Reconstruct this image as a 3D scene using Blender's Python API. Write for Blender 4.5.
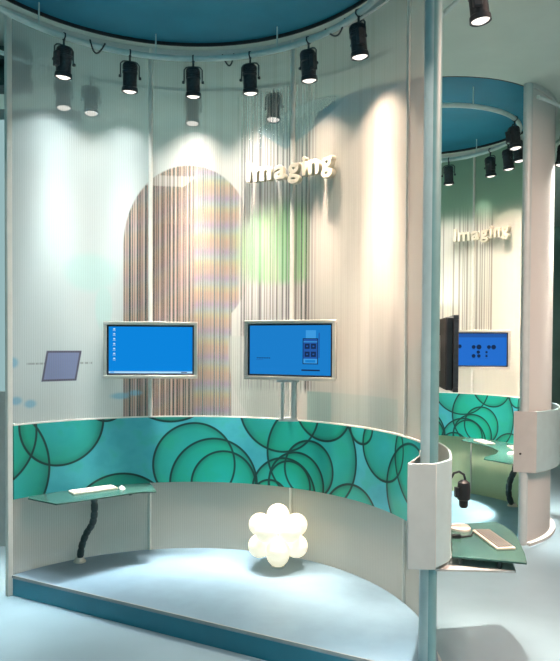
import bpy, bmesh, math, random
from mathutils import Vector, Matrix
random.seed(4)
scene = bpy.context.scene
COL = scene.collection
for o in list(bpy.data.objects):
    bpy.data.objects.remove(o)
PI = math.pi
R_ = math.radians

# ------------------------------------------------------------------ camera
cam = bpy.data.cameras.new('camera')
camo = bpy.data.objects.new('camera', cam); COL.objects.link(camo)
pitch, roll = 0.01975, 0.00566
F = Vector((0, math.cos(pitch), -math.sin(pitch))); Up = Vector((0, math.sin(pitch), math.cos(pitch))); Rt = Vector((1, 0, 0))
R2 = Rt*math.cos(roll)+Up*math.sin(roll); U2 = -Rt*math.sin(roll)+Up*math.cos(roll)
m = Matrix((R2, U2, -F)).transposed().to_4x4(); m.translation = (0, 0, 2.5)
camo.matrix_world = m
cam.sensor_fit = 'HORIZONTAL'; cam.sensor_width = 36; cam.lens = 36*642.3/560
cam.shift_y = (356.58-330.5)/560
cam.clip_end = 100
scene.camera = camo

# ------------------------------------------------------------------ world, added fill light, exposure
world = bpy.data.worlds.new('hall'); scene.world = world; world.use_nodes = True
bg = world.node_tree.nodes['Background']
bg.inputs[0].default_value = (0.16, 0.58, 0.62, 1); bg.inputs[1].default_value = 0.75
scene.view_settings.view_transform = 'Standard'; scene.view_settings.look = 'None'
scene.view_settings.exposure = 0.0; scene.view_settings.gamma = 1.0
SPOT_COL = (1.0, 0.82, 0.67)
SPOT_IN, SPOT_OUT = 1.06, 0.8
# beam of the can lamps: narrow bright core, wide soft skirt, cut off by the snoot
IES_ANG = [0, 3, 5, 7, 9, 12, 16, 20, 25, 30, 35, 39, 43, 47, 60, 90]
IES_CD = [5, 9, 15, 15.5, 11.5, 5.8, 2.4, 1.3, 0.76, 0.50, 0.36, 0.26, 0.12, 0.0, 0.0, 0.0]
FLOOD_CD = [5, 5, 5, 5, 5, 4.6, 4.2, 3.6, 2.6, 1.5, 0.6, 0.25, 0.05, 0.0, 0.0, 0.0]
def beam(name, cd):
    t = bpy.data.texts.new(name)
    t.from_string('IESNA:LM-63-2002\nTILT=NONE\n1 -1 1 %d 1 1 2 0 0 0\n1 1 0\n%s\n0\n%s\n' % (len(IES_ANG), ' '.join(map(str, IES_ANG)), ' '.join(str(round(v*1000, 1)) for v in cd)))
    return t
ies_wall, ies_flood = beam('can_beam', IES_CD), beam('flood_beam', FLOOD_CD)

def area(name, loc, rot, sx, sy, e, col):
    l = bpy.data.lights.new(name, 'AREA'); l.shape = 'RECTANGLE'; l.size = sx; l.size_y = sy; l.energy = e; l.color = col
    o = bpy.data.objects.new(name, l); o.location = loc; o.rotation_euler = rot; COL.objects.link(o); return o
area('fill_light', (-3.0, -1.5, 5.5), (R_(-25), 0, 0), 7, 2.5, 115, (0.15, 0.62, 1.0))  # unseen blue fill, added behind the camera to lift floor and walls
area('fill_light', (4.2, 3.4, 5.6), (0, 0, 0), 2.0, 3.0, 620, (1.0, 0.62, 0.50))  # unseen warm fill, added to warm the floor on the right
area('fill_light', (-0.5, 11.5, 3.2), (PI, 0, 0), 7.0, 2.5, 130, (0.75, 1.0, 0.92))  # unseen upward fill, added to brighten the ceiling behind the front booth

# ------------------------------------------------------------------ node helpers
def sock(nt, v, inp):
    if isinstance(v, (int, float)): inp.default_value = v
    elif isinstance(v, (tuple, list)):
        inp.default_value = v if len(v) == len(inp.default_value) else tuple(v)+(1,)
    else: nt.links.new(v, inp)
def M(nt, op, a, b=0.0, c=None, clamp=False):
    n = nt.nodes.new('ShaderNodeMath'); n.operation = op; n.use_clamp = clamp
    sock(nt, a, n.inputs[0]); sock(nt, b, n.inputs[1])
    if c is not None: sock(nt, c, n.inputs[2])
    return n.outputs[0]
def MIX(nt, f, a, b, bt='MIX'):
    n = nt.nodes.new('ShaderNodeMix'); n.data_type = 'RGBA'; n.blend_type = bt
    sock(nt, f, n.inputs[0]); sock(nt, a, n.inputs[6]); sock(nt, b, n.inputs[7]); return n.outputs[2]
def STEP(nt, v, lo, hi, o0=0.0, o1=1.0):
    n = nt.nodes.new('ShaderNodeMapRange'); n.interpolation_type = 'SMOOTHSTEP'
    sock(nt, v, n.inputs[0])
    for i, q in enumerate((lo, hi, o0, o1)): n.inputs[i+1].default_value = q
    return n.outputs[0]
def RAMP(nt, v, stops, mode='LINEAR'):
    n = nt.nodes.new('ShaderNodeValToRGB'); cr = n.color_ramp; cr.interpolation = mode
    while len(cr.elements) < len(stops): cr.elements.new(0.5)
    for e, (p, c) in zip(cr.elements, stops):
        e.position = p; e.color = c if len(c) == 4 else tuple(c)+(1,)
    sock(nt, v, n.inputs[0]); return n.outputs[0], n.outputs[1]
def NOISE1(nt, w, scale, detail=2.0):
    n = nt.nodes.new('ShaderNodeTexNoise'); n.noise_dimensions = '1D'
    sock(nt, w, n.inputs['W']); n.inputs['Scale'].default_value = scale; n.inputs['Detail'].default_value = detail
    return n.outputs[0]
def UV(nt):
    n = nt.nodes.new('ShaderNodeUVMap'); s = nt.nodes.new('ShaderNodeSeparateXYZ'); nt.links.new(n.outputs[0], s.inputs[0])
    return s.outputs[0], s.outputs[1], n.outputs[0]
def new_mat(name):
    mt = bpy.data.materials.new(name); mt.use_nodes = True
    nt = mt.node_tree; return mt, nt, nt.nodes['Principled BSDF'], nt.nodes['Material Output']
def mat(name, col, rough=0.5, metal=0.0, var=0.06, scale=8.0, bump=0.0, alpha=1.0, emit=None, estr=0.0, coat=0.0):
    """plain surface with a little procedural unevenness"""
    mt, nt, b, out = new_mat(name)
    tc = nt.nodes.new('ShaderNodeTexCoord')
    n = nt.nodes.new('ShaderNodeTexNoise'); n.inputs['Scale'].default_value = scale; n.inputs['Detail'].default_value = 3
    nt.links.new(tc.outputs['Object'], n.inputs['Vector'])
    f = STEP(nt, n.outputs[0], 0.3, 0.7)
    c = MIX(nt, f, tuple(v*(1-var) for v in col), tuple(min(1, v*(1+var)) for v in col))
    nt.links.new(c, b.inputs['Base Color'])
    b.inputs['Roughness'].default_value = rough; b.inputs['Metallic'].default_value = metal; b.inputs['Alpha'].default_value = alpha
    b.inputs['Coat Weight'].default_value = coat
    if emit: b.inputs['Emission Color'].default_value = tuple(emit)+(1,); b.inputs['Emission Strength'].default_value = estr
    if bump:
        bp = nt.nodes.new('ShaderNodeBump'); bp.inputs['Strength'].default_value = bump; bp.inputs['Distance'].default_value = 0.01
        n2 = nt.nodes.new('ShaderNodeTexNoise'); n2.inputs['Scale'].default_value = scale*12
        nt.links.new(tc.outputs['Object'], n2.inputs['Vector']); nt.links.new(n2.outputs[0], bp.inputs['Height']); nt.links.new(bp.outputs[0], b.inputs['Normal'])
    return mt
def film(name, colfn, opaque=0.7, trans=0.25):
    """translucent ribbed sheet: part see-through, part diffusing both ways; colfn(nt,s,z)->colour,(opacity)"""
    mt, nt, b, out = new_mat(name); nt.nodes.remove(b)
    s, z, uv = UV(nt)
    c, op = colfn(nt, s, z)
    rib = M(nt, 'SINE', M(nt, 'MULTIPLY', s, 2*PI/0.024))
    c = MIX(nt, M(nt, 'MULTIPLY_ADD', rib, 0.06, 0.07), c, (0.30, 0.29, 0.26, 1))
    bp = nt.nodes.new('ShaderNodeBump'); bp.inputs['Strength'].default_value = 0.25; bp.inputs['Distance'].default_value = 0.004
    nt.links.new(rib, bp.inputs['Height'])
    d = nt.nodes.new('ShaderNodeBsdfDiffuse'); t = nt.nodes.new('ShaderNodeBsdfTranslucent'); g = nt.nodes.new('ShaderNodeBsdfGlossy')
    tr = nt.nodes.new('ShaderNodeBsdfTransparent')
    for n in (d, t): nt.links.new(c, n.inputs[0]); nt.links.new(bp.outputs[0], n.inputs['Normal'])
    g.inputs['Roughness'].default_value = 0.22
    m1 = nt.nodes.new('ShaderNodeMixShader'); m1.inputs[0].default_value = trans; nt.links.new(d.outputs[0], m1.inputs[1]); nt.links.new(t.outputs[0], m1.inputs[2])
    m2 = nt.nodes.new('ShaderNodeMixShader'); m2.inputs[0].default_value = 0.03; nt.links.new(m1.outputs[0], m2.inputs[1]); nt.links.new(g.outputs[0], m2.inputs[2])
    m3 = nt.nodes.new('ShaderNodeMixShader'); sock(nt, op if op is not None else opaque, m3.inputs[0])
    nt.links.new(tr.outputs[0], m3.inputs[1]); nt.links.new(m2.outputs[0], m3.inputs[2]); nt.links.new(m3.outputs[0], out.inputs[0])
    return mt
def emis(name, col, strength):
    mt, nt, b, out = new_mat(name); nt.nodes.remove(b)
    e = nt.nodes.new('ShaderNodeEmission'); e.inputs[0].default_value = tuple(col)+(1,); e.inputs[1].default_value = strength
    nt.links.new(e.outputs[0], out.inputs[0]); return mt
def glass(name, col, op):
    mt, nt, b, out = new_mat(name)
    b.inputs['Base Color'].default_value = tuple(col)+(1,); b.inputs['Roughness'].default_value = 0.25
    t = nt.nodes.new('ShaderNodeBsdfTransparent'); t.inputs[0].default_value = (0.75, 0.9, 0.85, 1)
    mx = nt.nodes.new('ShaderNodeMixShader'); mx.inputs[0].default_value = op
    nt.links.new(t.outputs[0], mx.inputs[1]); nt.links.new(b.outputs[0], mx.inputs[2]); nt.links.new(mx.outputs[0], out.inputs[0])
    return mt

# ------------------------------------------------------------------ mesh helpers
class MB:
    def __init__(self): self.v = []; self.f = []; self.mi = []; self.uv = []
    def add(self, vs, fs, mi=0, uvs=None):
        b = len(self.v); self.v += [tuple(p) for p in vs]
        for k, f in enumerate(fs):
            self.f.append([b+i for i in f]); self.mi.append(mi)
            self.uv.append([uvs[i] for i in f] if uvs else [(0, 0)]*len(f))
        return self
    def box(self, c, s, mi=0, rz=0.0):
        x, y, z = (q/2 for q in s); vs = []
        for dz in (-z, z):
            for dx, dy in ((-x, -y), (x, -y), (x, y), (-x, y)):
                vs.append((c[0]+dx*math.cos(rz)-dy*math.sin(rz), c[1]+dx*math.sin(rz)+dy*math.cos(rz), c[2]+dz))
        return self.add(vs, [(3, 2, 1, 0), (4, 5, 6, 7), (0, 1, 5, 4), (1, 2, 6, 5), (2, 3, 7, 6), (3, 0, 4, 7)], mi)
    def prism(self, poly, z0, z1, mi=0):
        n = len(poly)
        a = sum(poly[i][0]*poly[(i+1) % n][1]-poly[(i+1) % n][0]*poly[i][1] for i in range(n))
        if a < 0: poly = poly[::-1]
        vs = [(p[0], p[1], z0) for p in poly]+[(p[0], p[1], z1) for p in poly]
        return self.add(vs, [tuple(range(n-1, -1, -1)), tuple(range(n, 2*n))]+[(i, (i+1) % n, n+(i+1) % n, n+i) for i in range(n)], mi)
    def arc(self, c, r0, r1, z0, z1, a0, a1, n=64, mi=0):
        """curved slab between two radii; uv = (arc length, height)"""
        vs = []; uvs = []
        for i in range(n+1):
            a = R_(a0+(a1-a0)*i/n); rm = (r0+r1)/2
            for r, z in ((r0, z0), (r1, z0), (r1, z1), (r0, z1)):
                vs.append((c[0]+r*math.cos(a), c[1]+r*math.sin(a), z)); uvs.append((a*rm, z))
        fs = []
        for i in range(n):
            b = 4*i
            for k in range(4):
                fs.append((b+k, b+(k+1) % 4, b+4+(k+1) % 4, b+4+k))
        fs += [(3, 2, 1, 0), (4*n, 4*n+1, 4*n+2, 4*n+3)]
        if a1 > a0: fs = [f[::-1] for f in fs]
        return self.add(vs, fs, mi, uvs)
    def tube(self, pts, r, seg=10, mi=0, closed=False, cap=True):
        pts = [Vector(p) for p in pts]; n = len(pts); rs = r if isinstance(r, (list, tuple)) else [r]*n
        vs = []; up = Vector((0, 0, 1)); prev = None
        for i, p in enumerate(pts):
            if closed: d = pts[(i+1) % n]-pts[i-1]
            else: d = pts[min(i+1, n-1)]-pts[max(i-1, 0)]
            d.normalize()
            if prev is None:
                x = d.cross(up) if abs(d.dot(up)) < 0.95 else d.cross(Vector((1, 0, 0)))
            else: x = prev-d*prev.dot(d)
            x.normalize(); prev = x; yv = d.cross(x)
            for k in range(seg):
                a = 2*PI*k/seg; vs.append(p+(x*math.cos(a)+yv*math.sin(a))*rs[i])
        fs = []
        for i in range(n if closed else n-1):
            a, b = i*seg, ((i+1) % n)*seg
            for k in range(seg): fs.append((a+k, a+(k+1) % seg, b+(k+1) % seg, b+k))
        if cap and not closed: fs += [tuple(range(seg-1, -1, -1)), tuple(range((n-1)*seg, n*seg))]
        return self.add(vs, fs, mi)
    def lathe(self, prof, c=(0, 0, 0), seg=24, mi=0, axis=None):
        """profile of (r,z), z up; capped when the ends are off axis"""
        vs = []; n = len(prof)
        for r, z in prof:
            for k in range(seg):
                a = 2*PI*k/seg; vs.append(Vector((r*math.cos(a), r*math.sin(a), z)))
        if axis: 
            q = Vector((0, 0, 1)).rotation_difference(Vector(axis)); vs = [q @ v for v in vs]
        vs = [v+Vector(c) for v in vs]
        fs = [(i*seg+k, i*seg+(k+1) % seg, (i+1)*seg+(k+1) % seg, (i+1)*seg+k) for i in range(n-1) for k in range(seg)]
        fs += [tuple(range(seg-1, -1, -1)), tuple(range((n-1)*seg, n*seg))]
        return self.add(vs, fs, mi)
    def sphere(self, c, r, mi=0, seg=24, rings=14):
        vs = [(c[0], c[1], c[2]-r)]
        for i in range(1, rings):
            t = -PI/2+PI*i/rings
            for k in range(seg): vs.append((c[0]+r*math.cos(t)*math.cos(2*PI*k/seg), c[1]+r*math.cos(t)*math.sin(2*PI*k/seg), c[2]+r*math.sin(t)))
        vs.append((c[0], c[1], c[2]+r)); L = len(vs)-1
        fs = [(0, 1+(k+1) % seg, 1+k) for k in range(seg)]
        for i in range(rings-2):
            a, b = 1+i*seg, 1+(i+1)*seg
            fs += [(a+k, a+(k+1) % seg, b+(k+1) % seg, b+k) for k in range(seg)]
        a = 1+(rings-2)*seg
        fs += [(a+k, a+(k+1) % seg, L) for k in range(seg)]
        return self.add(vs, fs, mi)
    def build(self, name, mats, parent=None, bevel=0.0, sharp=35):
        me = bpy.data.meshes.new(name); me.from_pydata(self.v, [], self.f)
        for mt in (mats if isinstance(mats, (list, tuple)) else [mats]): me.materials.append(mt)
        me.polygons.foreach_set('material_index', self.mi)
        uvl = me.uv_layers.new(name='UVMap'); flat = [c for f in self.uv for u in f for c in u]
        uvl.data.foreach_set('uv', flat)
        me.polygons.foreach_set('use_smooth', [True]*len(me.polygons))
        bm = bmesh.new(); bm.from_mesh(me); bmesh.ops.recalc_face_normals(bm, faces=bm.faces); bm.to_mesh(me); bm.free()
        me.set_sharp_from_angle(angle=R_(sharp)); me.update()
        o = bpy.data.objects.new(name, me); COL.objects.link(o)
        if parent: o.parent = parent
        if bevel:
            bv = o.modifiers.new('bevel', 'BEVEL'); bv.width = bevel; bv.segments = 2; bv.limit_method = 'ANGLE'
        return o
def thing(name, label, cat, loc=(0, 0, 0), rz=0.0, group=None):
    o = bpy.data.objects.new(name, None); o.empty_display_size = 0.1; COL.objects.link(o); o.location = loc; o.rotation_euler = (0, 0, rz)
    return tag(o, label, cat, group)
def tag(o, label, cat, group=None):
    o['label'] = label; o['category'] = cat
    if group: o['group'] = group
    return o
def struct(o): o['kind'] = 'structure'; return o
def copy_tree(o, parent=None):
    c = o.copy(); COL.objects.link(c)
    if parent: c.parent = parent
    for ch in list(o.children): copy_tree(ch, c)
    return c
def pol(c, r, a, z=0.0): return Vector((c[0]+r*math.cos(R_(a)), c[1]+r*math.sin(R_(a)), z))

# ------------------------------------------------------------------ measures
C1 = (-0.916, 5.056); RW = 2.1365          # front booth
C2 = (2.119, 9.434); RV = 1.719            # rear booth
ZP = 0.20; ZC = 5.735; ZM0, ZM1 = 0.948, 1.677; ZR = 5.53

# ------------------------------------------------------------------ materials
white_metal = mat('white_metal', (0.62, 0.64, 0.62), 0.4, 0.0, 0.03)
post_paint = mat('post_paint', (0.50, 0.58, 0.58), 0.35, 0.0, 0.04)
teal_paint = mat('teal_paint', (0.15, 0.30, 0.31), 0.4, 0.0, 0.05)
rail_paint = mat('rail_paint', (0.55, 0.68, 0.66), 0.35)
silver = mat('silver', (0.62, 0.57, 0.50), 0.35, 0.3, 0.04)
black = mat('black', (0.012, 0.013, 0.016), 0.45, 0.0, 0.2)
lamp_black = mat('lamp_black', (0.028, 0.033, 0.040), 0.42, 0.0, 0.25, 30)
rubber = mat('rubber', (0.02, 0.035, 0.035), 0.5, 0.0, 0.2)
beige = mat('beige', (0.68, 0.61, 0.50), 0.5)
keycap = mat('keycap', (0.80, 0.76, 0.68), 0.5)
keygrey = mat('keygrey', (0.22, 0.22, 0.20), 0.5)
letter_mat = mat('letter_cream', (0.72, 0.64, 0.50), 0.45, 0, 0.03)
shelf_glass = glass('green_glass', (0.045, 0.12, 0.10), 0.95)
lens_glow = emis('lens_glow', (1.0, 0.93, 0.84), 1.7)
globe_glow = mat('globe_glow', (0.85, 0.80, 0.68), 0.35, 0, 0.02, 4, 0, 1, (1.0, 0.90, 0.66), 0.68)
blue_paint = mat('blue_paint', (0.012, 0.20, 0.32), 0.6, 0, 0.06, 3)
ceil_paint = mat('ceiling_paint', (0.56, 0.66, 0.60), 0.8, 0, 0.03, 2)
deck_mat = mat('deck', (0.185, 0.285, 0.36), 0.38, 0, 0.04, 5, 0.03)
riser_mat = mat('riser', (0.015, 0.19, 0.27), 0.35, 0, 0.05, 4)
pad_mat = mat('pad', (0.19, 0.36, 0.47), 0.4, 0, 0.05, 4)
floor_mat = mat('hall_floor', (0.25, 0.37, 0.43), 0.33, 0, 0.05, 1.6, 0.02)
hall_dark = mat('hall_dark', (0.03, 0.06, 0.06), 0.8)
hall_green = mat('hall_green', (0.20, 0.34, 0.30), 0.8, 0, 0.2, 0.7)
hall_grey = mat('hall_grey', (0.35, 0.42, 0.42), 0.7)
screen_blue = emis('screen_blue', (0.004, 0.235, 0.72), 1.0)
screen_blue_b = emis('screen_blue_b', (0.012, 0.21, 0.60), 1.0)
screen_blue_c = emis('screen_blue_c', (0.02, 0.16, 0.62), 1.0)
scr_white = emis('screen_white', (0.55, 0.85, 1.0), 0.9)
scr_dark = emis('screen_dark', (0.01, 0.03, 0.09), 1.0)
scr_mid = emis('screen_mid', (0.02, 0.10, 0.38), 1.0)
scr_light = emis('screen_light', (0.05, 0.33, 0.75), 1.0)

def box_mask(nt, s, z, s0, s1, z0, z1, e=0.01):
    a = M(nt, 'MULTIPLY', STEP(nt, s, s0-e, s0+e), STEP(nt, s, s1-e, s1+e, 1, 0))
    b = M(nt, 'MULTIPLY', STEP(nt, z, z0-e, z0+e), STEP(nt, z, z1-e, z1+e, 1, 0))
    return M(nt, 'MULTIPLY', a, b)
def disc_mask(nt, s, z, cs, cz, rs, rz, e=0.03):
    a = M(nt, 'DIVIDE', M(nt, 'SUBTRACT', s, cs), rs); b = M(nt, 'DIVIDE', M(nt, 'SUBTRACT', z, cz), rz)
    d = M(nt, 'SQRT', M(nt, 'ADD', M(nt, 'MULTIPLY', a, a), M(nt, 'MULTIPLY', b, b)))
    return STEP(nt, d, 1-e, 1+e, 1, 0)
def print_front(nt, s, z):
    """printed film of the front booth: pale sheet, striped arch, coloured fields"""
    base = MIX(nt, STEP(nt, s, 1.6, 4.6), (0.86, 0.80, 0.72, 1), (0.78, 0.82, 0.80, 1))
    bar = NOISE1(nt, s, 46, 1.5)
    fine = NOISE1(nt, s, 150, 1)
    # faint streaks everywhere
    base = MIX(nt, M(nt, 'MULTIPLY', STEP(nt, NOISE1(nt, s, 11, 3), 0.52, 0.66), M(nt, 'MULTIPLY', STEP(nt, s, 0.2, 1.1), STEP(nt, s, 3.4, 4.3, 0.2, 0.0))), base, (0.55, 0.48, 0.42, 1))
    # arch of stripes, left half brown, right half with rainbow bands
    arch = M(nt, 'MAXIMUM', box_mask(nt, s, z, 2.99, 4.19, 1.2, 3.60, 0.008), disc_mask(nt, s, z, 3.46, 3.55, 0.73, 0.93, 0.015))
    brown, _ = RAMP(nt, M(nt, 'MULTIPLY_ADD', fine, 0.3, M(nt, 'MULTIPLY', bar, 0.85)), [(0.40, (0.05, 0.018, 0.012)), (0.50, (0.22, 0.10, 0.07)), (0.60, (0.42, 0.25, 0.19)), (0.74, (0.74, 0.62, 0.54))])
    wv = M(nt, 'SINE', M(nt, 'MULTIPLY', s, 5.0))
    ph = M(nt, 'FRACT', M(nt, 'ADD', M(nt, 'MULTIPLY', z, 3.4), M(nt, 'MULTIPLY_ADD', wv, 0.22, M(nt, 'MULTIPLY', s, 0.9))))
    rain, _ = RAMP(nt, ph, [(0.0, (0.60, 0.40, 0.32)), (0.2, (0.68, 0.42, 0.26)), (0.4, (0.62, 0.58, 0.30)), (0.6, (0.38, 0.55, 0.55)), (0.8, (0.42, 0.32, 0.52)), (1.0, (0.60, 0.40, 0.32))])
    rain = MIX(nt, M(nt, 'MULTIPLY', STEP(nt, bar, 0.42, 0.54, 1, 0), 0.6), rain, (0.30, 0.24, 0.24, 1))
    rain = MIX(nt, M(nt, 'MULTIPLY', STEP(nt, fine, 0.45, 0.6), 0.4), rain, (0.74, 0.70, 0.64, 1))
    side = STEP(nt, s, 3.38, 3.46, 1, 0)
    ac = MIX(nt, M(nt, 'MULTIPLY_ADD', side, 0.60, 0.22), brown, rain)
    base = MIX(nt, M(nt, 'MULTIPLY', arch, 0.92), base, ac)
    # pale lozenge on top of the arch
    loz = box_mask(nt, M(nt, 'MULTIPLY_ADD', z, 1.2, s), z, 8.62, 9.05, 4.24, 4.36, 0.01)
    base = MIX(nt, M(nt, 'MULTIPLY', loz, 0.6), base, (0.80, 0.76, 0.70, 1))
    # curtain of strips
    strips = box_mask(nt, s, z, 2.0, 2.90, 2.0, 5.25, 0.05)
    sc, _ = RAMP(nt, NOISE1(nt, s, 34, 1.0), [(0.36, (0.16, 0.14, 0.15)), (0.44, (0.50, 0.42, 0.38)), (0.52, (0.80, 0.76, 0.72)), (0.60, (0.55, 0.52, 0.50)), (0.68, (0.84, 0.80, 0.76))])
    base = MIX(nt, M(nt, 'MULTIPLY', strips, 0.88), base, sc)
    # blue sail, upper right
    ds = M(nt, 'SUBTRACT', s, 1.94)
    top = M(nt, 'SUBTRACT', 5.06, M(nt, 'MULTIPLY', M(nt, 'MULTIPLY', ds, ds), 0.38))
    low = M(nt, 'MAXIMUM', M(nt, 'MULTIPLY_ADD', s, 0.70, 2.94), M(nt, 'MULTIPLY_ADD', s, -0.5, 5.78))
    sail = M(nt, 'MULTIPLY', STEP(nt, M(nt, 'SUBTRACT', top, z), -0.02, 0.02), STEP(nt, M(nt, 'SUBTRACT', z, low), -0.02, 0.02))
    sail = M(nt, 'MULTIPLY', sail, M(nt, 'MULTIPLY', STEP(nt, s, 1.5, 1.9), STEP(nt, s, 2.7, 2.72, 1, 0)))
    base = MIX(nt, M(nt, 'MULTIPLY', sail, 0.55), base, (0.16, 0.34, 0.40, 1))
    # green field
    grn = M(nt, 'MULTIPLY', disc_mask(nt, s, z, 2.38, 3.52, 0.56, 0.50, 0.30), box_mask(nt, s, z, 2.08, 3.0, 3.16, 4.2, 0.06))
    n2 = nt.nodes.new('ShaderNodeTexNoise'); n2.inputs['Scale'].default_value = 6
    gcol = MIX(nt, STEP(nt, n2.outputs[0], 0.4, 0.65), (0.20, 0.62, 0.20, 1), (0.42, 0.66, 0.30, 1))
    base = MIX(nt, M(nt, 'MULTIPLY', grn, M(nt, 'MULTIPLY_ADD', STEP(nt, bar, 0.42, 0.56), 0.42, 0.24)), base, gcol)
    # pale field cut into the arch, lower right
    oval = M(nt, 'MULTIPLY', disc_mask(nt, s, z, 2.55, 2.42, 0.47, 0.82, 0.02), STEP(nt, z, 2.57, 2.60, 1, 0))
    base = MIX(nt, M(nt, 'MULTIPLY', oval, 0.8), base, (0.70, 0.72, 0.66, 1))
    # teal picture bottom right, grey smudge
    base = MIX(nt, M(nt, 'MULTIPLY', box_mask(nt, s, z, 1.77, 2.08, 1.6, 2.0), 0.55), base, (0.30, 0.58, 0.54, 1))
    base = MIX(nt, M(nt, 'MULTIPLY', box_mask(nt, s, z, 0.8, 1.77, 1.6, 2.0), 0.30), base, (0.50, 0.66, 0.62, 1))
    base = MIX(nt, M(nt, 'MULTIPLY', disc_mask(nt, s, z, 0.86, 2.42, 0.10, 0.36, 0.6), 0.3), base, (0.30, 0.26, 0.24, 1))
    # pale shape, violet panel and blue smears on the left
    blob = M(nt, 'MAXIMUM', disc_mask(nt, s, z, 4.54, 3.25, 0.27, 0.20, 0.25), disc_mask(nt, s, z, 4.40, 2.88, 0.09, 0.24, 0.2))
    base = MIX(nt, M(nt, 'MULTIPLY', blob, 0.6), base, (0.62, 0.86, 0.80, 1))
    sh = M(nt, 'MULTIPLY_ADD', z, 0.18, s)
    par = box_mask(nt, sh, z, 5.07, 5.44, 2.10, 2.415, 0.006)
    edge = M(nt, 'SUBTRACT', par, box_mask(nt, sh, z, 5.09, 5.42, 2.12, 2.395, 0.006))
    tick = M(nt, 'MULTIPLY', box_mask(nt, s, z, 4.52, 5.22, 2.275, 2.295, 0.005), M(nt, 'SUBTRACT', STEP(nt, NOISE1(nt, s, 60, 1), 0.4, 0.5), par, None, True))
    base = MIX(nt, M(nt, 'MULTIPLY', tick, 0.5), base, (0.15, 0.13, 0.12, 1))
    base = MIX(nt, M(nt, 'MULTIPLY', par, 0.85), base, (0.20, 0.22, 0.46, 1))
    base = MIX(nt, M(nt, 'MULTIPLY', edge, 0.8), base, (0.12, 0.08, 0.10, 1))
    for a in ((5.33, 1.92, 0.06, 0.04), (5.18, 1.88, 0.06, 0.04), (5.36, 2.3, 0.05, 0.05), (4.22, 1.92, 0.10, 0.035), (4.06, 1.95, 0.07, 0.03), (4.32, 2.28, 0.04, 0.07)):
        base = MIX(nt, M(nt, 'MULTIPLY', disc_mask(nt, s, z, *a, 0.5), 0.7), base, (0.22, 0.58, 0.80, 1))
    # lower, plain part under the mural
    base = MIX(nt, STEP(nt, z, 0.95, 1.0, 1, 0), base, (0.78, 0.75, 0.68, 1))
    op = M(nt, 'SUBTRACT', 0.70, M(nt, 'MULTIPLY', M(nt, 'MAXIMUM', strips, arch), M(nt, 'MULTIPLY', STEP(nt, bar, 0.40, 0.5, 1, 0), 0.25)))
    op = M(nt, 'MULTIPLY', op, STEP(nt, z, 4.4, 5.1, 1.0, 0.52))
    return base, op
def print_rear(nt, s, z):
    base = (0.84, 0.80, 0.70, 1)
    bar = NOISE1(nt, s, 30, 1.0)
    mk = box_mask(nt, s, z, 1.15, 2.6, 2.62, 5.2, 0.02)
    base = MIX(nt, M(nt, 'MULTIPLY', mk, M(nt, 'MULTIPLY', STEP(nt, bar, 0.44, 0.50, 1, 0), 0.75)), base, (0.30, 0.27, 0.22, 1))
    base = MIX(nt, M(nt, 'MULTIPLY', STEP(nt, NOISE1(nt, s, 60, 1), 0.55, 0.62), 0.3), base, (0.85, 0.82, 0.76, 1))
    base = MIX(nt, STEP(nt, z, 4.4, 4.9), base, (0.40, 0.62, 0.46, 1))  # green light at the wall top, tinted into the sheet colour
    base = MIX(nt, M(nt, 'MULTIPLY', STEP(nt, z, 0.95, 1.0, 1, 0), STEP(nt, s, -0.2, 0.3)), base, (0.72, 0.86, 0.58, 1))  # green light on the lower wall, put into the base colour
    base = MIX(nt, STEP(nt, s, -0.25, -0.2, 1, 0), base, (0.78, 0.78, 0.76, 1))
    return base, None
film_front = film('printed_film', print_front)
film_rear = film('striped_film', print_rear, 0.86)

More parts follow.
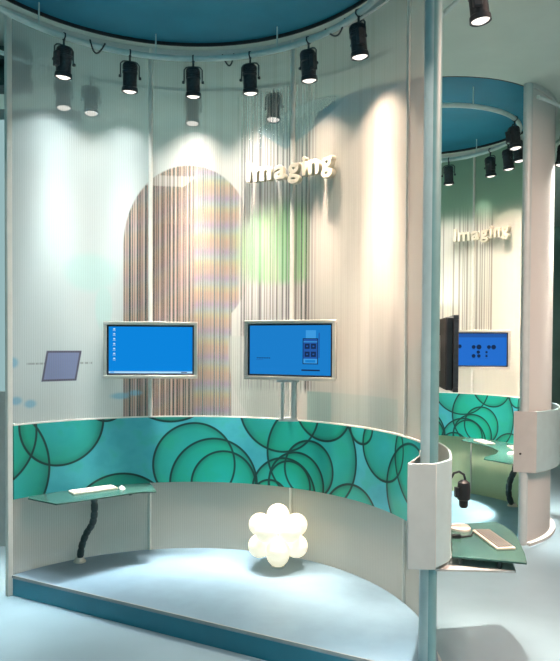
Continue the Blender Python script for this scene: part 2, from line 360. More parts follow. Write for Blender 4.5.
CIRC = [(5.649, 1.223, 0.717), (5.616, 1.600, 0.548), (4.817, 1.669, 0.460), (4.335, 1.853, 0.212), (4.191, 0.486, 0.597), (3.632, 2.172, 0.558),
        (3.371, 1.151, 0.471), (3.147, 0.942, 0.508), (3.034, 0.928, 0.383), (2.375, 1.810, 0.494), (1.960, 1.329, 0.581), (1.825, 1.856, 0.376),
        (2.014, 1.171, 0.317), (2.170, 0.999, 0.351), (2.258, 0.980, 0.268), (2.322, 0.878, 0.397), (2.492, 0.794, 0.229),
        (1.438, 0.712, 0.399), (1.319, 1.681, 0.173), (0.972, 1.541, 0.335), (0.485, 1.196, 0.454), (0.349, 1.503, 0.456)]
def bubble_mat(name, shift):
    mt, nt, b, out = new_mat(name)
    s, z, uv = UV(nt)
    n = nt.nodes.new('ShaderNodeTexNoise'); n.inputs['Scale'].default_value = 4.5; n.inputs['Detail'].default_value = 3
    nt.links.new(uv, n.inputs['Vector'])
    col = MIX(nt, STEP(nt, n.outputs[0], 0.3, 0.7), (0.055, 0.42, 0.50, 1), (0.080, 0.50, 0.58, 1))
    rim = None
    for cs, cz, r in CIRC:
        d = nt.nodes.new('ShaderNodeVectorMath'); d.operation = 'DISTANCE'; nt.links.new(uv, d.inputs[0]); d.inputs[1].default_value = (cs+shift, cz, 0)
        v = M(nt, 'DIVIDE', d.outputs['Value'], r)
        v = M(nt, 'ADD', v, M(nt, 'MULTIPLY', M(nt, 'SUBTRACT', n.outputs[0], 0.5), 0.0))
        w = 0.024/r
        c, a = RAMP(nt, v, [(0.0, (0.012, 0.48, 0.46, 0.60)), (0.5, (0.008, 0.42, 0.33, 0.66)), (0.82, (0.004, 0.33, 0.22, 0.74)), (1-w*1.4, (0.003, 0.20, 0.13, 0.82)),
                            (1-w*0.3, (0.003, 0.16, 0.10, 0.9)), (1.0, (0.003, 0.14, 0.09, 0.0))])
        col = MIX(nt, a, col, c)
        k = STEP(nt, M(nt, 'ABSOLUTE', M(nt, 'SUBTRACT', d.outputs['Value'], r-0.013)), 0.007, 0.016, 1, 0)
        rim = k if rim is None else M(nt, 'MAXIMUM', rim, k)
    col = MIX(nt, M(nt, 'MULTIPLY', STEP(nt, n.outputs[0], 0.48, 0.68), 0.35), col, (0.01, 0.40, 0.22, 1), 'MIX')
    col = MIX(nt, M(nt, 'MULTIPLY', rim, 0.93), col, (0.003, 0.022, 0.024, 1))
    nt.links.new(col, b.inputs['Base Color']); b.inputs['Roughness'].default_value = 0.45
    return mt
bubbles_front = bubble_mat('bubble_print', 0.0)
bubbles_rear = bubble_mat('bubble_print_rear', -0.72)

# ------------------------------------------------------------------ hall shell
fl = MB(); fl.box((0, 6, -0.05), (20, 24, 0.1)); struct(fl.build('floor', floor_mat))
def ceiling():
    bm = bmesh.new()
    def loop(pts):
        vs = [bm.verts.new((p[0], p[1], ZC)) for p in pts]
        return [bm.edges.new((vs[i], vs[(i+1) % len(vs)])) for i in range(len(vs))]
    ed = loop([(-10, -3), (10, -3), (10, 18), (-10, 18)])
    holes = ((C1, 2.005), (C2, 1.63)); N = 96
    for c, r in holes: ed += loop([pol(c, r, 360*i/N) for i in range(N)])
    bmesh.ops.triangle_fill(bm, use_beauty=True, use_dissolve=False, edges=ed)
    bmesh.ops.recalc_face_normals(bm, faces=bm.faces)
    g = bmesh.ops.extrude_face_region(bm, geom=list(bm.faces))
    bmesh.ops.translate(bm, vec=(0, 0, 0.03), verts=[v for v in g['geom'] if isinstance(v, bmesh.types.BMVert)])
    bmesh.ops.recalc_face_normals(bm, faces=bm.faces)
    me = bpy.data.meshes.new('ceiling'); bm.to_mesh(me); bm.free(); me.materials.append(ceil_paint)
    o = bpy.data.objects.new('ceiling', me); COL.objects.link(o); struct(o)
ceiling()
cove_glow = emis('cove_glow', (0.10, 0.62, 1.0), 2.2)
for c, r in ((C1, 2.005), (C2, 1.63)):
    mb = MB(); mb.lathe([(r+0.10, ZC+0.03), (r+0.10, 5.87), (0.001, 5.90)], (c[0], c[1], 0), 72); struct(mb.build('ceiling_recess', blue_paint))
    mb = MB(); mb.arc(c, r-0.012, r+0.004, ZC-0.004, ZC+0.045, 0, 359.9, 96); struct(mb.build('trim_1', black))
for nm, c, s, mt in (('wall_back', (0, 17.6, 2.85), (20, 0.1, 5.8), hall_green), ('wall_left', (-9.9, 7.5, 2.85), (0.1, 20, 5.8), hall_grey), ('wall_right', (9.9, 7.5, 2.85), (0.1, 20, 5.8), hall_green)):
    mb = MB(); mb.box(c, s); struct(mb.build(nm, mt))

# ------------------------------------------------------------------ front platform
pf = thing('platform', 'half round pale blue platform with teal front step under the front booth', 'platform', (C1[0], C1[1], 0))
A0, A1 = 144.0, -17.5
RP = RW-0.012
arcp = [pol(C1, RP, A0+(A1-A0)*i/72) for i in range(73)]
loc = lambda p: (p[0]-C1[0], p[1]-C1[1])
mb = MB(); mb.prism([loc(p) for p in arcp], 0.165, ZP); mb.build('deck', deck_mat, pf)
mb = MB(); mb.prism([loc(pol(C1, RP-0.004, A0+(A1-A0)*i/72)) for i in range(73)], 0.0, 0.165); mb.build('riser', riser_mat, pf)
pa, pb = Vector(loc(arcp[0])), Vector(loc(arcp[-1])); dr = (pb-pa).normalized(); nr = Vector((dr.y, -dr.x))
if nr.y > 0: nr = -nr
edge_mat = mat('edge_trim', (0.32, 0.34, 0.33), 0.4)
mb = MB(); mb.prism([pa, pb, pb+nr*0.012, pa+nr*0.012], 0.178, ZP+0.002); mb.build('edge_strip', edge_mat, pf)

# ------------------------------------------------------------------ curved partitions
p1 = thing('curved_partition', 'tall curved ribbed screen wall with printed stripes round the front booth', 'partition', (C1[0], C1[1], 0))
O = (0, 0)
for a, b in ((144, 104.3), (104.1, 60.8), (60.6, 17.5), (17.3, 1.5)):
    mb = MB(); mb.arc(O, RW, RW+0.012, 0.0, ZC-0.002, a, b, 48); mb.build('wall_panel', film_front, p1)
seam = mat('seam_white', (0.80, 0.77, 0.70), 0.4, 0, 0.03)
for a, r in ((104.2, 0.024), (60.7, 0.024), (17.4, 0.014)):
    p = pol(O, RW-r*0.6, a); mb = MB(); mb.tube([(p.x, p.y, ZM1+0.014), (p.x, p.y, ZC-0.01)], r, 12); mb.build('upright', seam, p1)
    mb = MB(); mb.tube([(p.x, p.y, ZP), (p.x, p.y, ZM0)], min(r, 0.014), 12); mb.build('upright', seam, p1)
p = pol(O, RW, 144.6); mb = MB(); mb.box((p.x, p.y, ZC/2-0.002), (0.045, 0.06, ZC-0.006), 0, R_(144.6)); mb.build('end_post', seam, p1, 0.008)
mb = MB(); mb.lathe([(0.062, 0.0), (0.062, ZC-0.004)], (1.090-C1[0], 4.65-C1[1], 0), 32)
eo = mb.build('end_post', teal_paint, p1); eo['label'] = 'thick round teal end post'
mb = MB(); mb.arc((1.090-C1[0], 4.65-C1[1]), 0.060, 0.065, 0.01, ZC-0.006, 120, 258, 24); eo = mb.build('edge_strip', post_paint, p1); eo['label'] = 'lighter grey left side of the end post'  # thin lighter shell over the left side of the round post
mb = MB(); mb.prism([(x-C1[0], y-C1[1]) for x, y in ((1.11, 4.70), (1.125, 4.695), (1.235, 5.09), (1.22, 5.10))], ZP, ZC-0.005); mb.build('end_fin', post_paint, p1)
mb = MB(); mb.arc(O, RW-0.03, RW+0.04, ZC-0.05, ZC-0.002, 144, 1.5, 72); mb.build('top_track', white_metal, p1)
mb = MB(); mb.arc(O, RW+0.013, RW+0.06, 0.0, 0.03, 144, -14, 72); mb.build('base_track', white_metal, p1)

p2 = thing('curved_partition', 'curved pale screen wall of the smaller booth in the rear right', 'partition', (C2[0], C2[1], 0))
for a, b in ((150, 100.2), (100, 50.2), (50, 0.2), (0, -55.5)):
    mb = MB(); mb.arc(O, RV, RV+0.012, 0.0, ZC-0.002, a, b, 40); mb.build('wall_panel', film_rear, p2)
for a in (50.1, 0.1):
    p = pol(O, RV-0.012, a); mb = MB(); mb.tube([(p.x, p.y, ZM1+0.014), (p.x, p.y, ZC-0.01)], 0.02, 12); mb.build('upright', seam, p2); mb = MB(); mb.tube([(p.x, p.y, 0.03), (p.x, p.y, ZM0)], 0.012, 12); mb.build('upright', seam, p2)
p = pol(O, RV-0.02, -56.5); mb = MB(); mb.lathe([(0.055, 0.0), (0.055, ZC-0.004)], (p.x, p.y, 0), 28); mb.build('end_post', post_paint, p2)
mb = MB(); mb.arc(O, RV-0.03, RV+0.04, ZC-0.05, ZC-0.002, 150, -55.5, 72); mb.build('top_track', white_metal, p2)
mb = MB(); mb.arc(O, RV+0.013, RV+0.08, 0.0, 0.035, 150, -56, 72); mb.build('base_track', white_metal, p2)
pd = MB(); pd.prism([pol(C2, RV-0.07, 360*i/72) for i in range(72)], 0.0, 0.02)
tag(pd.build('floor_pad', pad_mat), 'round blue floor pad inside the rear booth', 'floor pad')

# ------------------------------------------------------------------ mural bands
box_paint = mat('box_paint', (0.46, 0.47, 0.45), 0.45, 0, 0.03)
shell_paint = mat('shell_paint', (0.42, 0.58, 0.60), 0.45, 0, 0.03)
inner_wood = mat('inner_beige', (0.55, 0.47, 0.36), 0.6)
def ribbon(mb, pts, th, z0, z1):
    pts = [Vector((p[0], p[1])) for p in pts]; n = len(pts); off = []
    for i in range(n):
        d = (pts[min(i+1, n-1)]-pts[max(i-1, 0)]).normalized(); off.append(pts[i]+Vector((-d.y, d.x))*th)
    vs = []
    for a, b in zip(pts, off): vs += [(a.x, a.y, z0), (b.x, b.y, z0), (b.x, b.y, z1), (a.x, a.y, z1)]
    fs = []
    for i in range(n-1):
        for k in range(4): fs.append((4*i+k, 4*i+(k+1) % 4, 4*i+4+(k+1) % 4, 4*i+4+k))
    fs += [(0, 1, 2, 3), (4*n-1, 4*n-2, 4*n-3, 4*n-4)]
    mb.add(vs, fs)
b1 = thing('mural_band', 'curved band printed with green bubbles round the front booth wall', 'mural', (C1[0], C1[1], 0))
mb = MB(); mb.arc(O, RW-0.022, RW-0.004, ZM0, ZM1, 143.6, 3.0, 96); mb.build('bubble_panel', bubbles_front, b1)
mb = MB(); mb.arc(O, RW-0.022, RW-0.001, ZM1, ZM1+0.014, 143.6, 3.0, 96); mb.build('top_cap', seam, b1)
mb = MB(); mb.arc(O, RW+0.06, RW+0.075, ZM0-0.03, ZM1, 143.6, 22.0, 96); mb.build('outer_shell', shell_paint, b1)
path = [(1.10, 4.497), (1.245, 4.66), (1.318, 4.90), (1.362, 5.14), (1.376, 5.40), (1.34, 5.65), (1.23, 5.86)]
sp = []
for i in range(len(path)-1):   # smooth the outline
    P0, P1, P2_, P3 = (Vector(path[max(i-1, 0)]), Vector(path[i]), Vector(path[i+1]), Vector(path[min(i+2, len(path)-1)]))
    for k in range(6):
        t = k/6; sp.append(0.5*((2*P1)+(-P0+P2_)*t+(2*P0-5*P1+4*P2_-P3)*t*t+(-P0+3*P1-3*P2_+P3)*t**3))
sp.append(Vector(path[-1])); L1 = lambda p: (p[0]-C1[0], p[1]-C1[1])
mb = MB(); ribbon(mb, [L1(p) for p in sp], 0.018, 0.925, 1.665); o = mb.build('side_shell', shell_paint, b1, 0.004)
mb = MB(); ribbon(mb, [L1(p) for p in ((1.13, 5.10), (1.075, 4.86), (0.99, 4.66), (0.918, 4.515))], -0.014, 0.925, 1.662); mb.build('inner_return', box_paint, b1)
mb = MB(); mb.prism([L1(p) for p in ((0.906, 4.494), (1.103, 4.490), (1.108, 4.506), (0.910, 4.512))], 0.915, 1.665); o = mb.build('end_box', box_paint, b1, 0.004); o['label'] = 'flat grey end face of the band'
mb = MB(); mb.prism([L1(p) for p in ((0.93, 4.52), (1.10, 4.51), (1.23, 4.68), (1.30, 4.92), (1.34, 5.15), (1.30, 5.15), (1.23, 5.03), (1.10, 5.15))], 0.93, 0.945); mb.build('bottom_plate', box_paint, b1)
b2 = thing('mural_band', 'curved band with green bubbles on the rear booth wall', 'mural', (C2[0], C2[1], 0))
mb = MB(); mb.arc(O, RV-0.03, RV-0.006, ZM0, ZM1, 140, -55, 96); mb.build('bubble_panel', bubbles_rear, b2)
mb = MB(); mb.arc(O, RV-0.03, RV-0.001, ZM1, ZM1+0.014, 140, -55, 96); mb.build('top_cap', seam, b2)
mb = MB()
op_ = [pol(O, RV+0.10+0.03*math.sin(PI*max(0, min(1, (a+64)/60))), a) for a in range(-55, 60, 3)]
ribbon(mb, op_, 0.018, ZM0-0.03, ZM1); mb.build('side_shell', shell_paint, b2)
q0 = op_[0]; mb = MB(); mb.prism([(0.805, -1.435), (0.955, -1.485), (q0.x+0.012, q0.y-0.006), (q0.x-0.008, q0.y+0.010), (0.958, -1.468), (0.81, -1.418)], ZM0-0.03, ZM1); o = mb.build('end_box', box_paint, b2); o['label'] = 'flat grey end face of the band'

# ------------------------------------------------------------------ lamp rails
def rail(label, c, r, z, a0, a1, closed, hang, mt):
    t = thing('lamp_rail', label, 'rail', (c[0], c[1], z))
    n = 120; mb = MB()
    if closed: mb.tube([pol(O, r, 360*i/n) for i in range(n)], 0.030, 10, 0, True)
    else: mb.tube([pol(O, r, a0+(a1-a0)*i/n) for i in range(n+1)], 0.022, 10)
    mb.build('rail_tube', mt, t)
    for a, top in hang:
        p = pol(O, r, a); mb = MB(); mb.lathe([(0.008, 0.0), (0.008, top-z-0.012), (0.035, top-z-0.012), (0.035, top-z)], (p.x, p.y, 0), 12); mb.build('hanger_rod', mt, t)
    return t
rail('ring shaped pale lamp rail hung under the blue ceiling disc of the front booth', C1, 1.8434, ZR, 0, 0, True, [(103, 5.885), (61.9, 5.885), (140.3, 5.88), (15, 5.885)], rail_paint)
rail('pale curved lamp rail along the outside of the front booth wall', C1, 2.46, 5.44, 165, -60, False, [(135, ZC), (92, ZC), (45, ZC), (12.5, ZC)], rail_paint)
rail('ring shaped lamp rail under the blue disc of the rear booth', C2, 1.28, 5.52, 0, 0, True, [(-76, 5.88), (40, 5.88)], rail_paint)
rail('curved lamp rail along the outside of the rear booth wall', C2, 1.92, 5.48, 130, -60, False, [(45, ZC), (-12, ZC)], rail_paint)
def cable(c, r, z, a, da, side, label):
    pts = []
    for i in range(15):
        t = i/14; p = pol(c, r+side*0.05*math.sin(PI*t), a+da*t, z+0.03-0.10*math.sin(PI*t)); pts.append(p)
    mb = MB(); mb.tube(pts, 0.009, 8); tag(mb.build('cable', black), label, 'cable')
cable(C1, 1.80, ZR, 124.5, -5.0, 1, 'black cable tie loop on the front ring rail near the leftmost spotlights')
cable(C1, 1.83, ZR, 81.0, -4.0, 1, 'black cable loop on the front ring rail above the mid screen wall')
cable(C1, 1.83, ZR, 43.0, -8.5, 0.5, 'black cable loop hanging left of the rightmost spotlight of the front ring')

# ------------------------------------------------------------------ spotlights
def spot_proto(gearbox):
    t = thing('spotlight', 'x', 'spotlight')
    mb = MB(); mb.tube([(0, 0.0, 0.035), (0.03, 0, 0.02), (0.034, 0, -0.01), (0.0, 0, -0.036)], 0.008, 8)
    mb.tube([(0, 0.0, 0.035), (-0.03, 0, 0.02), (-0.034, 0, -0.01), (0.0, 0, -0.036)], 0.008, 8)
    mb.lathe([(0.011, -0.09), (0.011, -0.03), (0.016, -0.03), (0.016, -0.02)], (0, 0, 0), 10); mb.build('clamp', lamp_black, t)
    mb = MB(); mb.tube([(0, -0.096, -0.26), (0, -0.096, -0.12), (0, -0.075, -0.095), (0, -0.05, -0.088), (0, 0.05, -0.088), (0, 0.075, -0.095), (0, 0.096, -0.12), (0, 0.096, -0.26)], 0.0075, 8)
    yk = mb.build('yoke', lamp_black, t)
    tilt = R_(7)
    piv = Vector((0, 0, -0.25)); rot = Matrix.Rotation(-tilt, 3, 'Y')
    def tl(mb): mb.v = [tuple(rot @ (Vector(p)-piv)+piv) for p in mb.v]; return mb
    mb = MB(); mb.lathe([(0.035, -0.108), (0.065, -0.112), (0.074, -0.125), (0.074, -0.19), (0.079, -0.195), (0.079, -0.215), (0.073, -0.22), (0.073, -0.35), (0.082, -0.36), (0.085, -0.40), (0.079, -0.402), (0.070, -0.385)], (0, 0, 0), 28)
    for zz in (-0.14, -0.155, -0.17): mb.lathe([(0.079, zz-0.003), (0.079, zz+0.003)], (0, 0, 0), 28)
    hs = tl(mb).build('housing', lamp_black, t)
    for s in (-1, 1):
        mb = MB(); mb.lathe([(0.014, 0.0), (0.018, 0.01), (0.014, 0.026)], (0, s*0.090, -0.25), 12, 0, (0, s, 0)); mb.build('knob', lamp_black, yk)
    if gearbox:
        mb = MB(); mb.box((-0.045, -0.095*gearbox, -0.25), (0.07, 0.045, 0.14)); tl(mb).build('ballast_box', lamp_black, hs, 0.006)
    mb = MB(); mb.lathe([(0.001, -0.412), (0.042, -0.407), (0.069, -0.392), (0.069, -0.385)], (0, 0, 0), 24); tl(mb).build('lens', lens_glow, hs)
    return t
protos = {0: spot_proto(0), 1: spot_proto(1), -1: spot_proto(-1)}; used = {}
def spot(c, r, a, z, kind, label, group, energy, out=1, aim=2, cone=92, col=SPOT_COL, flood=False, lit=True):
    t = protos[kind] if kind not in used else copy_tree(protos[kind]); used[kind] = 1
    p = pol(c, r, a, z); t.location = p; t.rotation_euler = (0, 0, R_(a)+(0 if out > 0 else PI)); t['label'] = label; t['group'] = group
    if lit:
        l = bpy.data.lights.new('bulb', 'POINT'); l.energy = energy; l.color = col; l.shadow_soft_size = 0.065; l.use_nodes = True
        nt = l.node_tree; e = nt.nodes['Emission']; n = nt.nodes.new('ShaderNodeTexIES'); n.mode = 'INTERNAL'; n.ies = flood and ies_flood or ies_wall; n.inputs['Strength'].default_value = 1.0
        nt.links.new(n.outputs[0], e.inputs['Strength'])
        lo = bpy.data.objects.new('bulb', l); COL.objects.link(lo); lo.parent = t
        lo.location = (0.02, 0, -0.43); lo.rotation_euler = (0, -R_(aim), 0)
    return t
ordn = ['leftmost', 'second from the left', 'third from the left', 'fourth from the left', 'fifth from the left', 'sixth and rightmost']
zl = [5.53]*6
for i, (a, k) in enumerate(zip((132.3, 111.3, 90.8, 71.5, 50.1, 28.6), (-1, 0, 0, 0, 1, 1))):
    spot(C1, 1.8434, a, ZR, k, 'black spotlight on the front booth ring, %s of the large six' % ordn[i], 'spotlights on the front ring rail', SPOT_IN*(0.72, 0.78, 0.95, 1, 1, 1)[i], 1, 2, 92, ((0.88, 0.98, 1.0), (0.92, 0.97, 0.98), SPOT_COL, SPOT_COL, SPOT_COL, SPOT_COL)[i])
for a in (-31, 168):
    spot(C1, 1.8434, a, ZR, 0, 'black spotlight on the front ring rail above the picture edge, %s side' % ('right' if a < 0 else 'left'), 'spotlights on the front ring rail', SPOT_IN*(1.0 if a < 0 else 0.15))
for a, n in ((126.3, 'behind the leftmost near lamp'), (119.3, 'between the two leftmost near lamps'), (92.7, 'below the third near lamp'), (70.3, 'right of the fourth near lamp')):
    spot(C1, 2.46, a, 5.44, 0, 'dim spotlight seen through the front booth screen, '+n, 'spotlights outside the front booth wall', SPOT_OUT, -1, 2)
spot(C1, 2.46, 1.0, 5.44, 1, 'black spotlight at the top edge right of the thick end post', 'spotlights outside the front booth wall', SPOT_OUT*1.3, 1, 0, 110, (1.0, 0.80, 0.72), True)
for a, k, n in ((-39, 1, 'nearest and just left of its end post'), (-10, 0, 'half hidden by its end post'), (9, 0, 'just below its nearest lamp'), (28, 1, 'middle of its far side'), (61, 0, 'leftmost, beside the front end post')):
    spot(C2, 1.28, a, 5.52, k, 'black spotlight on the rear booth ring rail, '+n, 'spotlights on the rear ring rail', SPOT_IN*0.78)
for a, n in ((45, 'dim spotlight seen through the rear booth screen above its lettering'), (-29, 'spotlight just beyond the right picture edge outside the rear booth'), (-5, 'black spotlight at the right picture edge outside the rear booth')):
    spot(C2, 1.92, a, 5.48, 0, n, 'spotlights outside the rear booth wall', SPOT_OUT*1.6, -1, 2)

# ------------------------------------------------------------------ wall lettering
def lettering(word, label, c, r, a_start, a_end, z, size):
    t = thing('lettering', label, 'lettering', (c[0], c[1], z))
    def tmesh(s):
        cu = bpy.data.curves.new('txt', 'FONT'); cu.body = s; cu.size = size; cu.extrude = 0.03; cu.offset = 0.006; cu.bevel_depth = 0.004; cu.resolution_u = 5
        ob = bpy.data.objects.new('txt', cu); COL.objects.link(ob); dg = bpy.context.evaluated_depsgraph_get(); dg.update()
        me = bpy.data.meshes.new_from_object(ob.evaluated_get(dg)); bpy.data.objects.remove(ob); return me
    data = []; x = 0
    for ch in word:
        me = tmesh(ch); xs = [v.co.x for v in me.vertices]; w = max(xs)-min(xs)
        data.append((me, x-min(xs))); x += w+0.10*size
    total = x-0.10*size; k = R_(a_start-a_end)*r/total
    for me, dx in data:
        for v in me.vertices:
            a = R_(a_start)-(v.co.x+dx)*k/r; rr = r-v.co.z
            v.co = (rr*math.cos(a), rr*math.sin(a), v.co.y)
        me.materials.clear(); me.materials.append(letter_mat); me.name = 'letter'
        o = bpy.data.objects.new('letter', me); COL.objects.link(o); o.parent = t
    return t
lettering('Imaging', 'cream raised letters reading Imaging on the front booth wall', C1, RW-0.06, 74.8, 45.6, 4.27, 0.285)
lettering('Imaging', 'small cream raised letters reading Imaging on the rear booth wall', C2, RV-0.05, 61, 26.5, 4.25, 0.28)

# ------------------------------------------------------------------ plasma monitors
def monitor(label, loc, rz, w, h, kind, tilt=0.0):
    t = thing('monitor', label, 'monitor', loc, rz, None); t.rotation_euler = (tilt, 0, rz)
    mb = MB(); bz = 0.036   # bezel ring, front face at y=0
    for c, s in (((0, 0.02, h/2-bz/2), (w, 0.04, bz)), ((0, 0.02, -h/2+bz/2), (w, 0.04, bz)), ((-w/2+bz/2, 0.02, 0), (bz, 0.04, h-2*bz)), ((w/2-bz/2, 0.02, 0), (bz, 0.04, h-2*bz))): mb.box(c, s)
    mb.build('frame', lamp_black if kind == 'back' else silver, t, 0.004)
    mb = MB(); mb.box((0, 0.07, 0), (w-0.03, 0.06, h-0.03)); mb.build('back_casing', black if kind == 'back' else lamp_black, t, 0.01)
    sw, sh = w-2*bz, h-2*bz
    mb = MB(); g = 0.018
    for c, s in (((0, 0.026, sh/2-g/2), (sw, 0.02, g)), ((0, 0.026, -sh/2+g/2), (sw, 0.02, g)), ((-sw/2+g/2, 0.026, 0), (g, 0.02, sh-2*g)), ((sw/2-g/2, 0.026, 0), (g, 0.02, sh-2*g))): mb.box(c, s)
    mb.build('bezel', black, t)
    W, H = sw-2*g, sh-2*g; mb = MB(); mb.box((0, 0.033, 0), (W, 0.012, H), 0)
    lay = [0.0268]
    def q(x, y, a, b, mi):
        lay[0] -= 0.00015; mb.box(((x-0.5)*W, lay[0], (0.5-y)*H), (a*W, 0.001, b*H), mi)
    if kind == 'desktop':
        for k in range(7): q(0.065, 0.05+0.105*k, 0.022, 0.028, 1); q(0.065, 0.085+0.105*k, 0.032, 0.008, 1)
        q(0.5, 0.975, 1.0, 0.035, 1); q(0.90, 0.975, 0.07, 0.02, 2); q(0.04, 0.975, 0.05, 0.02, 4)
    elif kind == 'phone':
        q(0.76, 0.18, 0.12, 0.16, 4); q(0.755, 0.52, 0.185, 0.52, 2); q(0.755, 0.52, 0.165, 0.485, 4); q(0.755, 0.30, 0.165, 0.045, 3); q(0.755, 0.505, 0.165, 0.33, 3); q(0.755, 0.72, 0.12, 0.05, 0)
        for dx in (-0.038, 0.038):
            for yy in (0.42, 0.58): q(0.755+dx, yy, 0.060, 0.105, 2); q(0.755+dx, yy, 0.022, 0.03, 3)
        q(0.76, 0.90, 0.22, 0.03, 2); q(0.86, 0.40, 0.012, 0.5, 3)
        for k in range(8): q(0.10+0.022*k, 0.665, 0.014, 0.02, 2)
        q(0.13, 0.70, 0.09, 0.008, 3)
    elif kind == 'icons':
        for x, y, r in ((0.20, 0.40, 1), (0.44, 0.42, 1), (0.53, 0.42, 1.3), (0.70, 0.42, 1), (0.78, 0.42, 1.2), (0.52, 0.58, 0.9), (0.66, 0.58, 0.6), (0.44, 0.70, 1), (0.53, 0.70, 0.9), (0.66, 0.70, 0.6)):
            mb.lathe([(0.030*r, 0), (0.030*r, 0.001)], ((x-0.5)*W, 0.0258, (0.5-y)*H), 10, 2, (0, -1, 0)); q(x, y+0.07, 0.05, 0.012, 3)
        q(0.5, 0.06, 1.0, 0.12, 3)
    mats = [{'desktop': screen_blue, 'phone': screen_blue_b}.get(kind, screen_blue_c), scr_white, scr_dark, scr_mid, scr_light]
    if kind == 'back': mats[0] = scr_dark
    mb.build('screen', mats, t)
    mb = MB(); mb.box((0, 0.13, 0), (0.34, 0.07, 0.30)); mb.box((0, 0.18, 0), (0.10, 0.05, 0.16)); mb.build('bracket', white_metal, t)
    return t
monitor('silver framed flat screen showing an empty blue desktop on the front wall', (-1.39, 6.885, 2.425), R_(3), 1.0, 0.61, 'desktop')
monitor('silver framed flat screen showing a phone on blue, right of the desktop one', (0.085, 6.57, 2.437), R_(-23.4), 1.01, 0.615, 'phone')
monitor('silver framed flat screen with dark icons on the rear booth wall', (3.03, 9.86, 2.43), R_(-8), 0.98, 0.60, 'icons')
monitor('flat screen seen from its black back beside the thick end post', (1.475, 5.58, 2.43), R_(83), 1.0, 0.615, 'back')
# stand under the phone screen
st = thing('screen_stand', 'pale twin pole stand below the screen showing a phone', 'stand', (0.10, 6.72, 0))
for dx, r in ((-0.07, 0.018), (0.05, 0.030)):
    mb = MB(); mb.tube([(dx, 0.0, ZM1+0.02), (dx, 0.0, 2.36)], r, 12); mb.build('pole', white_metal, st)
mb = MB(); mb.box((-0.02, 0.0, 2.13), (0.24, 0.05, 0.06)); mb.build('clamp_plate', white_metal, st, 0.006)
mb = MB(); mb.box((-0.01, 0.03, ZM1+0.028), (0.20, 0.18, 0.022)); mb.build('foot_plate', white_metal, st)

# ------------------------------------------------------------------ desks and shelves
def poly_desk(name, label, poly, z, pegs):
    cx = sum(p[0] for p in poly)/len(poly); cy = sum(p[1] for p in poly)/len(poly)
    t = thing(name, label, 'desk' if 'desk' in name else 'shelf', (cx, cy, z))
    mb = MB(); mb.prism([(p[0]-cx, p[1]-cy) for p in poly], -0.008, 0.008); mb.build('glass_top', shelf_glass, t, 0.003)
    for x, y, h in pegs:
        mb = MB(); mb.lathe([(0.016, -0.008-h), (0.016, -0.009)], (x-cx, y-cy, 0), 12); mb.build('peg', rubber, t)
    return t, cx, cy
def flex_leg(t, pts, cx, cy, zt, r=0.036):
    # smooth path with ring ribs
    P = [Vector((p[0]-cx, p[1]-cy, p[2]-zt)) for p in pts]; out = []
    for i in range(len(P)-1):
        a, b, c, d = P[max(i-1, 0)], P[i], P[i+1], P[min(i+2, len(P)-1)]
        for k in range(14):
            u = k/14; out.append(0.5*((2*b)+(c-a)*u+(2*a-5*b+4*c-d)*u*u+(-a+3*b-3*c+d)*u**3))
    out.append(P[-1]); rs = [r*(1.0 if i % 7 < 5 else 0.86) for i in range(len(out))]
    mb = MB(); mb.tube(out, rs, 14); mb.build('flexible_leg', rubber, t)
    b = P[0]; mb = MB(); mb.lathe([(r*1.75, 0), (r*1.75, 0.012), (r*1.3, 0.03), (r*1.15, 0.05)], b, 20); mb.build('foot', silver, t)
zd = 0.945
back = [pol(C1, RW-0.035, a) for a in (104.3, 110, 116, 122, 128, 134, 139.5)]
dk = [(-1.285, 6.69), (-1.395, 7.0)]+[(p.x, p.y) for p in back]+[(-2.50, 6.36), (-2.14, 6.14), (-1.99, 6.245), (-1.79, 6.40), (-1.58, 6.565), (-1.45, 6.655)]
t, cx, cy = poly_desk('desk', 'green glass desk with bent dark leg at the left of the platform', dk, zd, [(-2.05, 6.33, 0.02), (-1.55, 6.66, 0.02)])
flex_leg(t, [(-2.09, 6.70, ZP), (-2.07, 6.70, 0.36), (-2.02, 6.70, 0.50), (-1.955, 6.70, 0.61), (-1.935, 6.70, 0.75), (-1.945, 6.70, zd-0.01)], cx, cy, zd)

def keyboard(label, loc, rz, w, d, bm_, km, tilt=0.03, rows=5, cols=15):
    t = thing('keyboard', label, 'keyboard', loc, rz)
    mb = MB(); mb.prism([(-w/2, -d/2), (w/2, -d/2), (w/2, d/2), (-w/2, d/2)], 0, 0.018); mb.build('case', bm_, t, 0.004)
    mb = MB()
    for i in range(rows):
        for j in range(cols):
            mb.box((-w*0.46+w*0.92*(j+0.5)/cols, -d*0.40+d*0.78*(i+0.5)/rows, 0.022), (w*0.92/cols*0.82, d*0.78/rows*0.8, 0.009))
    mb.build('keys', km, t); return t
def mouse(label, loc, rz, mt, s=1.0):
    t = thing('mouse', label, 'mouse', loc, rz); mb = MB()
    n = 10; vs = []; 
    mb.sphere((0, 0, 0), 1.0, 0, 20, 12); mb.v = [(x*0.032*s, y*0.055*s, max(0, z)*0.034*s) for x, y, z in mb.v]; mb.build('shell', mt, t)
    mb = MB(); mb.lathe([(0.010, -0.004), (0.010, 0.004)], (0, 0.025*s, 0.030*s), 12, 0, (1, 0, 0)); mb.build('wheel', keygrey, t); return t
keyboard('cream keyboard on the left green glass desk', (-1.945, 6.70, zd+0.008), R_(36), 0.47, 0.17, beige, keycap)
mouse('cream mouse right of the keyboard on the left glass desk', (-1.665, 6.78, zd+0.008), R_(30), keycap)

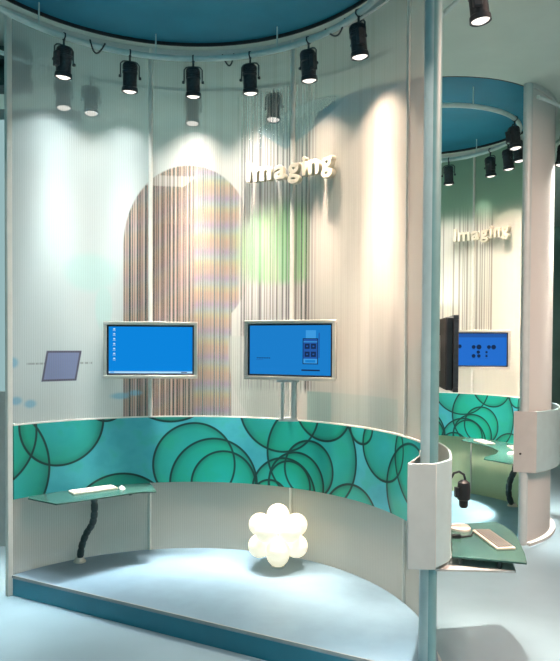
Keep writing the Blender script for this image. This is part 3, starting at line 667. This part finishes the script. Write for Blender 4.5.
zs = 0.945
sh = [(1.268, 4.68), (1.767, 4.544), (1.83, 4.75), (1.89, 5.006), (1.925, 5.15), (1.94, 5.30), (1.935, 5.46), (1.905, 5.60), (1.42, 5.50), (1.394, 5.40), (1.381, 5.16), (1.34, 4.92)]
t, cx, cy = poly_desk('glass_shelf', 'green glass shelf on the outer side of the end box, near right', sh, zs, [(1.335, 4.70, 0.055), (1.60, 4.63, 0.055), (1.78, 5.2, 0.055)])
mb = MB(); mb.prism([(x-cx, y-cy) for x, y in ((1.13, 4.60), (1.70, 4.575), (1.80, 5.0), (1.83, 5.4), (1.40, 5.46), (1.36, 5.1), (1.30, 4.85))], -0.078, -0.063); o = mb.build('under_plate', box_paint, t); 
keyboard('grey keyboard lying on the near right glass shelf', (1.695, 5.06, zs+0.008), R_(95), 0.48, 0.15, beige, keygrey, 0.03, 5, 14)
w = thing('webcam', 'black gooseneck camera on a white round foot on the right glass shelf', 'camera', (1.52, 5.36, zs+0.008))
mb = MB(); mb.lathe([(0.085, 0), (0.085, 0.018), (0.07, 0.034), (0.03, 0.036)], (0, 0, 0), 28); o = mb.build('base', keycap, w); o['label'] = 'white round foot'
gn = [(-0.086, 0.02, 0.01), (-0.09, 0.02, 0.15), (-0.09, 0.01, 0.32), (-0.086, 0, 0.42), (-0.06, -0.01, 0.475), (-0.02, -0.02, 0.49), (0.02, -0.02, 0.465), (0.035, -0.02, 0.41)]
mb = MB(); mb.tube(gn, 0.010, 10); mb.tube([(-0.086, 0.02, 0.012), (-0.04, 0.01, 0.012)], 0.012, 8); mb.build('gooseneck', black, w)
mb = MB(); mb.lathe([(0.026, 0.19), (0.036, 0.205), (0.038, 0.25), (0.052, 0.26), (0.054, 0.33), (0.048, 0.40), (0.022, 0.42)], (0.02, -0.02, 0), 20); mb.box((-0.04, -0.03, 0.32), (0.03, 0.05, 0.08)); mb.build('camera_head', black, w)
mb = MB(); mb.tube([(1.40, 5.11, zs+0.016), (1.47, 5.125, zs+0.014), (1.55, 5.16, zs+0.014), (1.60, 5.26, zs+0.014)], 0.006, 8); mb.box((1.42, 5.115, zs+0.022), (0.07, 0.035, 0.028)); tag(mb.build('cable', black), 'black plug and cable lying on the right glass shelf', 'cable')

# rear booth desk and outer shelf
z2 = 0.94
d2 = [(2.97, 10.45), (3.13, 10.1), (3.24, 9.75), (3.22, 9.40), (3.08, 9.12), (2.86, 8.90), (2.79, 8.74), (3.02, 8.42)]+[(p.x, p.y) for p in (pol(C2, RV-0.045, a) for a in (-40, -28, -16, -4, 8, 20, 32, 44, 52))]
t, cx, cy = poly_desk('desk', 'curved green glass desk along the right wall of the rear booth', d2, z2, [(2.90, 8.80, 0.02)])
flex_leg(t, [(3.60, 9.86, 0.02), (3.52, 9.80, 0.20), (3.50, 9.72, 0.42), (3.56, 9.68, 0.62), (3.58, 9.68, 0.80), (3.58, 9.68, z2-0.01)], cx, cy, z2, 0.045)
keyboard('cream keyboard at the far end of the rear booth desk', (3.26, 10.20, z2+0.008), R_(100), 0.42, 0.16, beige, keycap)
keyboard('second cream keyboard on the rear booth desk beside the end box', (3.55, 9.62, z2+0.008), R_(85), 0.40, 0.16, beige, keycap)
mouse('pale mouse on the rear booth desk', (3.30, 9.10, z2+0.008), R_(60), keycap, 1.2)
s2 = [(p.x, p.y) for p in (pol(C2, RV+0.16, a) for a in (-25, -12, 0))]+[(4.25, 9.3), (4.20, 8.9), (3.95, 8.55)]
t, cx, cy = poly_desk('glass_shelf', 'green glass shelf on the outer side of the rear booth, right edge', s2, z2, [(3.95, 8.75, 0.05)])

# ------------------------------------------------------------------ bubble lamp
bl = thing('bubble_lamp', 'glowing white lamp of clustered globes standing on the platform', 'lamp', (-0.01, 6.60, ZP))
RB, rb = 0.220, 0.118; zc_ = 0.325
dirs = [(0, 0, 1), (0, 0, -1)]
for k in range(5):
    a = R_(90+72*k); dirs.append((0.894*math.cos(a), 0.894*math.sin(a), 0.447)); dirs.append((-0.894*math.cos(a), -0.894*math.sin(a), -0.447))
for d in dirs:
    mb = MB(); mb.sphere((d[0]*RB, d[1]*RB, zc_+d[2]*RB*(0.94)), rb, 0, 28, 16); mb.build('globe', globe_glow, bl)
mb = MB(); mb.lathe([(0.07, 0.0), (0.07, 0.012), (0.02, 0.014), (0.02, 0.1)], (0, 0, 0), 20); mb.build('base', white_metal, bl)

# ------------------------------------------------------------------ things out in the hall
cy_panel = emis('cyan_backlight', (0.50, 0.78, 0.80), 0.62)
lb = thing('lightbox', 'pale cyan backlit display panel at the left picture edge', 'display panel', (-4.3, 7.9, 0))
mb = MB(); mb.box((0, 0, 3.55), (3.6, 0.10, 3.3)); mb.build('backlit_face', cy_panel, lb)
mb = MB()
for c, s in (((0, 0, 0.95), (3.7, 0.14, 1.9)),): mb.box(c, s)
mb.build('plinth', box_paint, lb)
mb = MB(); mb.box((0, 0, 5.26), (3.7, 0.14, 0.12)); mb.build('top_frame', hall_grey, lb)
tr = thing('truss', 'dark lighting gantry at the upper left picture edge', 'gantry', (-4.75, 7.05, 0))
for z in (5.32, 5.60):
    mb = MB(); mb.box((0, 0, z), (4.0, 0.25, 0.14)); mb.build('beam', hall_dark, tr)
for k in range(9):
    mb = MB(); mb.tube([(-1.9+0.42*k, 0, 5.35), (-1.69+0.42*k, 0, 5.57)], 0.03, 8); mb.build('brace', hall_dark, tr)

mb = MB(); mb.box((0, 0.08, 5.46), (3.96, 0.03, 0.30)); mb.build('back_plate', hall_dark, tr)
mb = MB(); mb.lathe([(0.014, 0), (0.014, 0.006), (0.008, 0.010)], (0.880, -1.462, 1.15), 12, 0, (-0.316, -0.949, 0)); mb.build('screw', black, b2)
